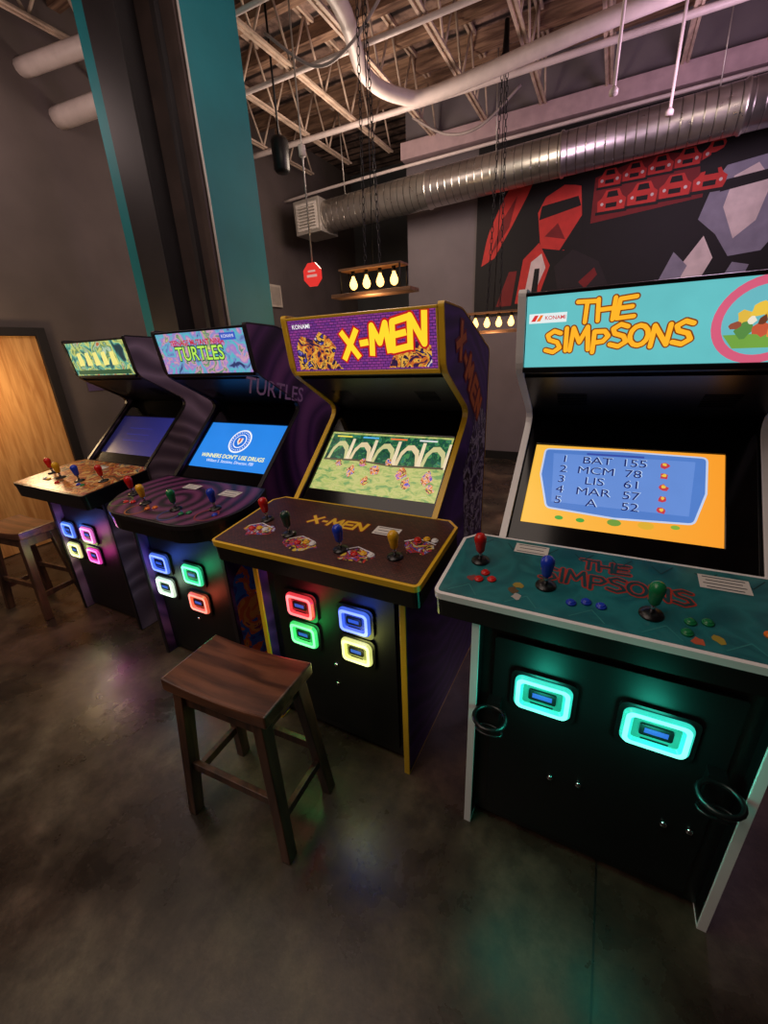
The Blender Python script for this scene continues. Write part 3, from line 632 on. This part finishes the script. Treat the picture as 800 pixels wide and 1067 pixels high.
def s3(m,f,u0,v0,u1,v1):
    W=u1-u0;H=v1-v0; Q=lambda a,b:(u0+a*W,v0+b*H); QR=lambda a,b,c,d:[Q(a,b),Q(c,b),Q(c,d),Q(a,d)]
    m.flat(f,QR(0,.45,1,1),.0045,FOL)
    for i in range(5):
        a=.02+i*.2; m.flat(f,[Q(a,.5),Q(a+.02,.74),Q(a+.06,.86),Q(a+.11,.87),Q(a+.16,.78),Q(a+.19,.5),Q(a+.165,.5),Q(a+.14,.7),Q(a+.1,.78),Q(a+.065,.77),Q(a+.04,.68),Q(a+.028,.5)],.005,E(S(222,202,160) if i%2 else S(200,196,140),.95))
        m.flat(f,[Q(a+.17,.5),Q(a+.175,.92),Q(a+.2,.92),Q(a+.205,.5)],.0051,E(S(232,214,180),.95))
    m.flat(f,[Q(0,0),Q(1,0),Q(1,.5),Q(.6,.47),Q(.3,.52),Q(0,.5)],.0053,GRD)
    m.flat(f,[Q(.0,.5),Q(.3,.52),Q(.6,.47),Q(1,.5),Q(1,.53),Q(.6,.5),Q(.3,.55),Q(0,.53)],.0055,E(S(90,80,60),.9))
    for k,(gx,gy,s) in enumerate(((.28,.34,1),(.36,.5,.8),(.48,.38,1.1),(.57,.54,.7),(.70,.38,1.1),(.76,.22,1),(.90,.34,1.1),(.95,.18,.8),(.15,.46,.7),(.43,.2,.8))):
        m.flat(f,blob(*Q(gx,gy),.022*s,9,k+50,1.5),.006,FIG); m.flat(f,blob(*Q(gx+.02,gy-.03),.018*s,7,k+80,.6),.0062,FIG)
    for i,c in enumerate([S(240,220,80),S(90,180,240),S(240,120,60),S(220,220,220)]): m.flat(f,QR(.04+i*.24,.94,.18+i*.24,.965),.0064,E(c,1))
A3P=art_mat('comic_art_print',[S(200,200,205),S(50,76,170),S(200,60,50),S(40,30,50),S(220,190,70),S(180,180,190),S(60,50,120)],26,0,dist=1.6)
def p3(m,f,D):
    for w_,d_,c_ in ((.024,.0036,P(S(120,30,30))),(.013,.004,P(S(235,190,50),.3))): m.hand(f,'X-MEN',-.14,.235,.05,.26,[(w_,d_,c_)],0,0,1,True)
    for k,(u,v) in enumerate([(-.3,.12),(-.07,.085),(.17,.085),(.35,.2)]):
        m.flat(f,blob(u,v,.078,13,k+5,.62),.0035,A3P)
        m.stroke(f,[(u-.06,v+.02),(u-.02,v+.05),(u+.05,v+.03)],.005,.0037,P(S(215,215,220)))
SD3=art_mat('side_art_print',[S(30,22,60),S(60,36,110),S(190,190,205),S(30,22,50),S(120,110,160),S(215,215,220)],11,0,dist=1.5)
def sd3(m,f):
    m.flat(f,[(.66,.75),(.62,1.1),(.74,1.25),(.8,1.38),(.96,1.3),(.97,.7)],.001,SD3)
    for w_,d_,c_ in ((.05,.0015,P(S(150,24,34))),(.028,.0022,P(S(245,130,40)))):
        x=0
        for c in 'X-MEN':
            st,adv=GL[c]
            for pl in st: m.stroke(f,[(.50+.62*(x+a*.115)+b_*.055,1.66-.62*(x+a*.115)*1.0+b_*.075-.05) for a,b_ in pl],w_,d_,c_,True)
            x+=adv*.15
def lock1(n):
    def g(root): 
        for q,z in ((-.01,.30),(.02,.40)):
            m=MB(); m.lathe((q*n,.038,z),(0,-1,0),[(.010,0),(.010,.004),(.003,.008)],CHROME,12); m.build('door_lock',root,'chrome lock')
    return g
cabinet('arcade_cabinet','four player arcade cabinet with yellow edging and purple sides',(-.85,1.07,0),.68,.86,-.10,PURP,YTR,ppoly(.86,.405),YTR,BRP,
  [(-.14,.655,S(255,60,70)),(-.14,.515,S(60,235,110)),(.115,.655,S(70,110,255)),(.115,.515,S(235,240,130))],(.136,.108),BRK,GRD,m3,s3,p3,sd3,scr=(-.295,.075,.295,.375),
  sticks=[(-.32,.2,RED),(-.15,.13,DKG),(.1,.1,BLUE),(.3,.12,YEL)],
  buttons=[(u+du,v+dv,c) for (u,v) in ((-.3,.12),(-.05,.09),(.19,.09),(.36,.24)) for du,dv,c in ((-.03,0,RED),(0,.012,YEL),(.03,.01,WHT))],
  cards=[(.2,.26,.1,.055,0,3)],frame_col=YTR,extras=lock1(0))

SW=swirl_mat('swirl_print',[S(40,22,60),S(104,60,120),S(70,40,92),S(132,80,138)],1.3,(-.1,-.9,-1.1),dist=2)
SWP=swirl_mat('swirl_panel',[S(26,12,34),S(84,34,74),S(112,54,96)],4.5,(0,-.05,-1),dist=1.0)
DKTR=mat('dark_trim',S(28,24,30),rough=.4)
A2=art_mat('marquee_art_light',[S(50,60,110),S(120,150,210),S(90,200,210),S(170,130,210),S(225,170,190),S(60,140,110),S(235,220,140)],15,.85,dist=1.0,const=False)
def m2(m,f,h):
    m.text(f,'TEENAGE MUTANT NINJA',-.02,.148,.034,.0135,E(S(190,40,60),1),.001,sx=.95); m.text(f,'TURTLES',-.02,.095,.092,.0135,E(S(20,60,60),1),.006,.1,sx=.92); m.text(f,'TURTLES',-.02,.095,.092,.0142,E(S(175,225,85),1.05),.001,.1,sx=.92)
    m.flat(f,rect(.15,.15,.25,.182),.0145,E(S(60,90,190),1)); m.text(f,'KONAMI',.2,.166,.02,.015,E(S(230,230,240),1))
def s2(m,f,u0,v0,u1,v1):
    W=u1-u0;H=v1-v0; cx=(u0+u1)/2; cy=v0+.62*H
    m.flat(f,circ(cx,cy,.078,36),.0045,E(S(235,240,250),1)); m.flat(f,circ(cx,cy,.068,36),.005,E(S(30,110,215),1))
    for i in range(24): a=i*math.pi/12; m.flat(f,circ(cx+.059*math.cos(a),cy+.059*math.sin(a),.004,6),.0054,E(S(235,240,250),1))
    m.flat(f,circ(cx,cy,.046,28),.0055,E(S(235,240,250),1)); m.flat(f,circ(cx,cy,.04,28),.006,E(S(30,110,215),1))
    m.flat(f,[(cx-.018,cy+.02),(cx+.018,cy+.02),(cx+.018,cy-.005),(cx,cy-.026),(cx-.018,cy-.005)],.0065,E(S(235,225,200),1)); m.flat(f,rect(cx-.006,cy-.01,cx+.006,cy+.02),.007,E(S(200,60,60),1))
    m.text(f,"WINNERS DON'T USE DRUGS",cx,v0+.25*H,.036,.005,E(S(245,240,150),1.1),.0005,sx=.98); m.text(f,'William S. Sessions, Director, FBI',cx,v0+.14*H,.026,.005,E(S(235,240,250),1))
def p2(m,f,D):
    for k,(u,v,c) in enumerate([(-.28,.1,S(90,110,60)),(-.1,.06,S(160,90,40)),(.12,.07,S(60,70,140)),(.3,.12,S(140,50,60))]): m.ring(f,circ(u,v,.055,20),circ(u,v,.048,20),.003,.0038,P(c))
SD2=art_mat('lower_side_art',[S(60,60,150),S(50,110,190),S(230,110,40),S(240,160,60),S(140,50,90),S(60,130,190)],7,0,dist=1.2)
def sd2(m,f):
    m.text(f,'TURTLES',.50,1.44,.105,.0015,P(S(185,150,195)),.001,.1,rot=-.22)
    m.flat(f,roundpoly([(.02,.05),(.02,.62),(.14,.7),(.34,.6),(.46,.4),(.5,.05)],{1:.05,2:.08,3:.08,4:.08},3),.001,SD2)
pp2=roundpoly([(-.27,.0),(.3,.0),(.42,.16),(.42,.30),(.36,.43),(-.36,.43),(-.40,.30),(-.40,.17)],{0:.1,1:.1,2:.08,3:.06,6:.06,7:.08},5)
cabinet('arcade_cabinet','four player arcade cabinet with purple swirl artwork and curved deck',(-1.785,1.15,0),.65,.82,-.14,SW,DKTR,pp2,DKTR,SWP,
  [(-.21,.60,S(80,120,255)),(.04,.585,S(60,230,150)),(-.21,.455,S(200,240,200)),(.04,.42,S(255,100,70))],(.138,.108),A2,E(S(40,130,225),1),m2,s2,p2,sd2,scr=(-.28,.085,.28,.375),
  sticks=[(-.3,.18,RED),(-.12,.12,YEL),(.1,.12,GREEN),(.29,.18,BLUE)],
  buttons=[(-.24,.1,RED),(-.2,.11,RED),(-.05,.08,ORG),(-.02,.1,ORG),(.17,.09,GREEN),(.2,.11,GREEN),(.34,.13,BLUE)],
  cards=[(.23,.33,.11,.06,0,3),(-.05,.34,.1,.05,0,3)],extras=lock1(1))

C1S=swirl_mat('grey_print',[S(84,72,90),S(140,124,146),S(92,78,98)],1.5,(0,0,0),dist=8)
A1=art_mat('marquee_scene_light',[S(30,60,70),S(50,110,110),S(110,190,160),S(225,225,120),S(70,130,90),S(190,220,190),S(200,110,60)],14,.85,dist=.8,const=False)
def m1(m,f,h):
    for i in range(5): m.flat(f,[( -.22+i*.085,.06),(-.21+i*.085,.135),(-.17+i*.085,.14),(-.165+i*.085,.065)],.0135,E(S(235,225,130),1.0))
    m.flat(f,rect(-.27,.01,.27,.035),.013,E(S(50,90,60),.9))
SCR1=grad_mat('screen_dim_blue',S(16,16,60),S(30,34,110),0,-.3,.3,1.0)
def s1(m,f,u0,v0,u1,v1):
    for i in range(3): m.flat(f,rect(u0+.14,v0+.1+i*.05,u1-.16,v0+.104+i*.05),.005,E(S(40,44,130),1))
C1P=art_mat('warm_print',[S(100,66,40),S(200,130,60),S(150,56,44),S(215,180,110),S(70,90,100),S(180,110,50)],12,0,dist=1.2)
def p1(m,f,D): pass
cabinet('arcade_cabinet','dark arcade cabinet with grey side and dim blue screen',(-2.77,1.22,0),.64,.76,-.12,C1S,BLACK,ppoly(.74,.42),BLACK,C1P,
  [(-.24,.60,S(80,130,255)),(-.02,.60,S(255,120,210)),(-.24,.455,S(235,250,150)),(-.02,.455,S(255,70,180))],(.13,.105),A1,SCR1,m1,s1,p1,None,scr=(-.27,.085,.27,.375),
  sticks=[(-.27,.18,RED),(-.1,.14,YEL),(.1,.14,BLUE),(.27,.18,RED)],
  buttons=[(-.2,.1,WHT),(-.16,.1,YEL),(-.03,.08,RED),(.16,.1,BLUE),(.2,.1,GREEN)],cards=[(.0,.33,.09,.05,0,2)])

# ---------------------------------------------------------------- stools
SW1=wood_mat('stool_seat_wood',S(62,36,24),S(116,74,50),.3,0); SW2=wood_mat('stool_leg_wood',S(44,27,20),S(92,60,42),.42,2)
def stool(loc,rot,label):
    r=empty('bar_stool',loc,label,'stool',group='wooden bar stools',rot=rot)
    m=MB(); nx,ny=14,6; Lx,Ly=.215,.125; vs=[];fs=[]
    for top in (1,0):
        for i in range(nx+1):
            for j in range(ny+1):
                x=-Lx+2*Lx*i/nx; y=-Ly+2*Ly*j/ny
                dip=.016*(x/Lx)**2; z=.612+dip if top else .572+dip*.4
                vs.append((x,y,z))
    N=(nx+1)*(ny+1); id=lambda i,j,t:t*N+i*(ny+1)+j
    for i in range(nx):
        for j in range(ny):
            fs.append((id(i,j,0),id(i+1,j,0),id(i+1,j+1,0),id(i,j+1,0))); fs.append((id(i,j,1),id(i,j+1,1),id(i+1,j+1,1),id(i+1,j,1)))
    for i in range(nx): fs.append((id(i,0,0),id(i,0,1),id(i+1,0,1),id(i+1,0,0))); fs.append((id(i,ny,0),id(i+1,ny,0),id(i+1,ny,1),id(i,ny,1)))
    for j in range(ny): fs.append((id(0,j,0),id(0,j+1,0),id(0,j+1,1),id(0,j,1))); fs.append((id(nx,j,0),id(nx,j,1),id(nx,j+1,1),id(nx,j+1,0)))
    m.add(vs,fs,SW1); m.build('seat',r,'reddish brown saddle shaped wooden seat',bevel=.006)
    for sx in (-1,1):
        for sy in (-1,1):
            m=MB(); m.beam((sx*.215,sy*.13,0),(sx*.165,sy*.09,.58),.036,.042,SW2,.04,.048,side=(1,0,0)); m.build('leg',r,bevel=.003)
    def at(z): t=z/.58; return .215-.05*t,.13-.04*t
    m=MB()
    for sy in (-1,1):
        a,b_=at(.52); m.beam((-a,sy*b_,.54),(a,sy*b_,.54),.018,.055,SW2,side=(0,1,0))
    for sx in (-1,1):
        a,b_=at(.52); m.beam((sx*a,-b_,.54),(sx*a,b_,.54),.018,.055,SW2,side=(1,0,0))
    m.build('apron',r,bevel=.002)
    for sx in (-1,1):
        m=MB(); a,b_=at(.17); m.beam((sx*a,-b_,.17),(sx*a,b_,.17),.02,.034,SW2,side=(1,0,0)); m.build('stretcher',r,bevel=.002)
    for sy in (-1,1):
        m=MB(); a,b_=at(.24); m.beam((-a,sy*b_,.24),(a,sy*b_,.24),.02,.034,SW2,side=(0,1,0)); m.build('stretcher',r,bevel=.002)
    return r
st=stool((-.98,.735,0),.06,'dark brown wooden saddle stool in front of the yellow edged machine')
clone(st,(-3.40,1.14,0),'dark brown wooden saddle stool beside the far dark machine',.1)

# ---------------------------------------------------------------- lights
def area(name,loc,size,energy,col,rot=(0,0,0),sy=None):
    l=bpy.data.lights.new(name,'AREA'); l.energy=energy; l.size=size; l.color=col
    if sy: l.shape='RECTANGLE'; l.size_y=sy
    o=bpy.data.objects.new(name,l); COL.objects.link(o); o.location=loc; o.rotation_euler=rot; return o
area('room_light',(-1.6,.2,3.9),2.5,34,(1,.80,.68))
area('room_light_front',(-2.4,-1.5,3.6),2.0,34,(1,.76,.64),(math.radians(25),0,0))
point('ceiling_wash_warm',(-2.6,4.6,3.3),66,(1,.78,.62),.3)
point('ceiling_wash_pink',(.6,4.4,3.2),66,(.88,.6,.82),.3)
point('ceiling_wash_left',(-4.0,2.0,3.4),13,(1,.74,.68),.3)
point('ceiling_wash_near',(-1.5,2.4,3.6),22,(1,.78,.68),.3)
point('door_fill',(-4.15,1.55,1.5),15,(1,.68,.36),.1)  # added warm fill to brighten the door, no fixture there
point('pendant_glow',(-1.88,3.42,1.98),9,(1,.66,.34),.1); point('pendant_glow_far',(-1.22,4.9,1.66),9,(1,.66,.34),.1)
W=bpy.data.worlds.new('world'); bpy.context.scene.world=W; W.use_nodes=True
W.node_tree.nodes['Background'].inputs[0].default_value=(.5,.42,.5,1); W.node_tree.nodes['Background'].inputs[1].default_value=.05

# ---------------------------------------------------------------- camera
f=432.0
X=Vector((870,-128,432)).normalized(); Y=Vector((240,178,-432)); Y=(Y-X*Y.dot(X)).normalized(); Z=X.cross(Y)
cam=bpy.data.cameras.new('camera'); co=bpy.data.objects.new('camera',cam); COL.objects.link(co)
cam.sensor_fit='VERTICAL'; cam.sensor_height=36; cam.sensor_width=27; cam.lens=f/1067*36; cam.clip_start=.02
co.matrix_world=Matrix.Translation((0,0,1.6))@Matrix((X,Y,Z)).to_4x4()
bpy.context.scene.camera=co
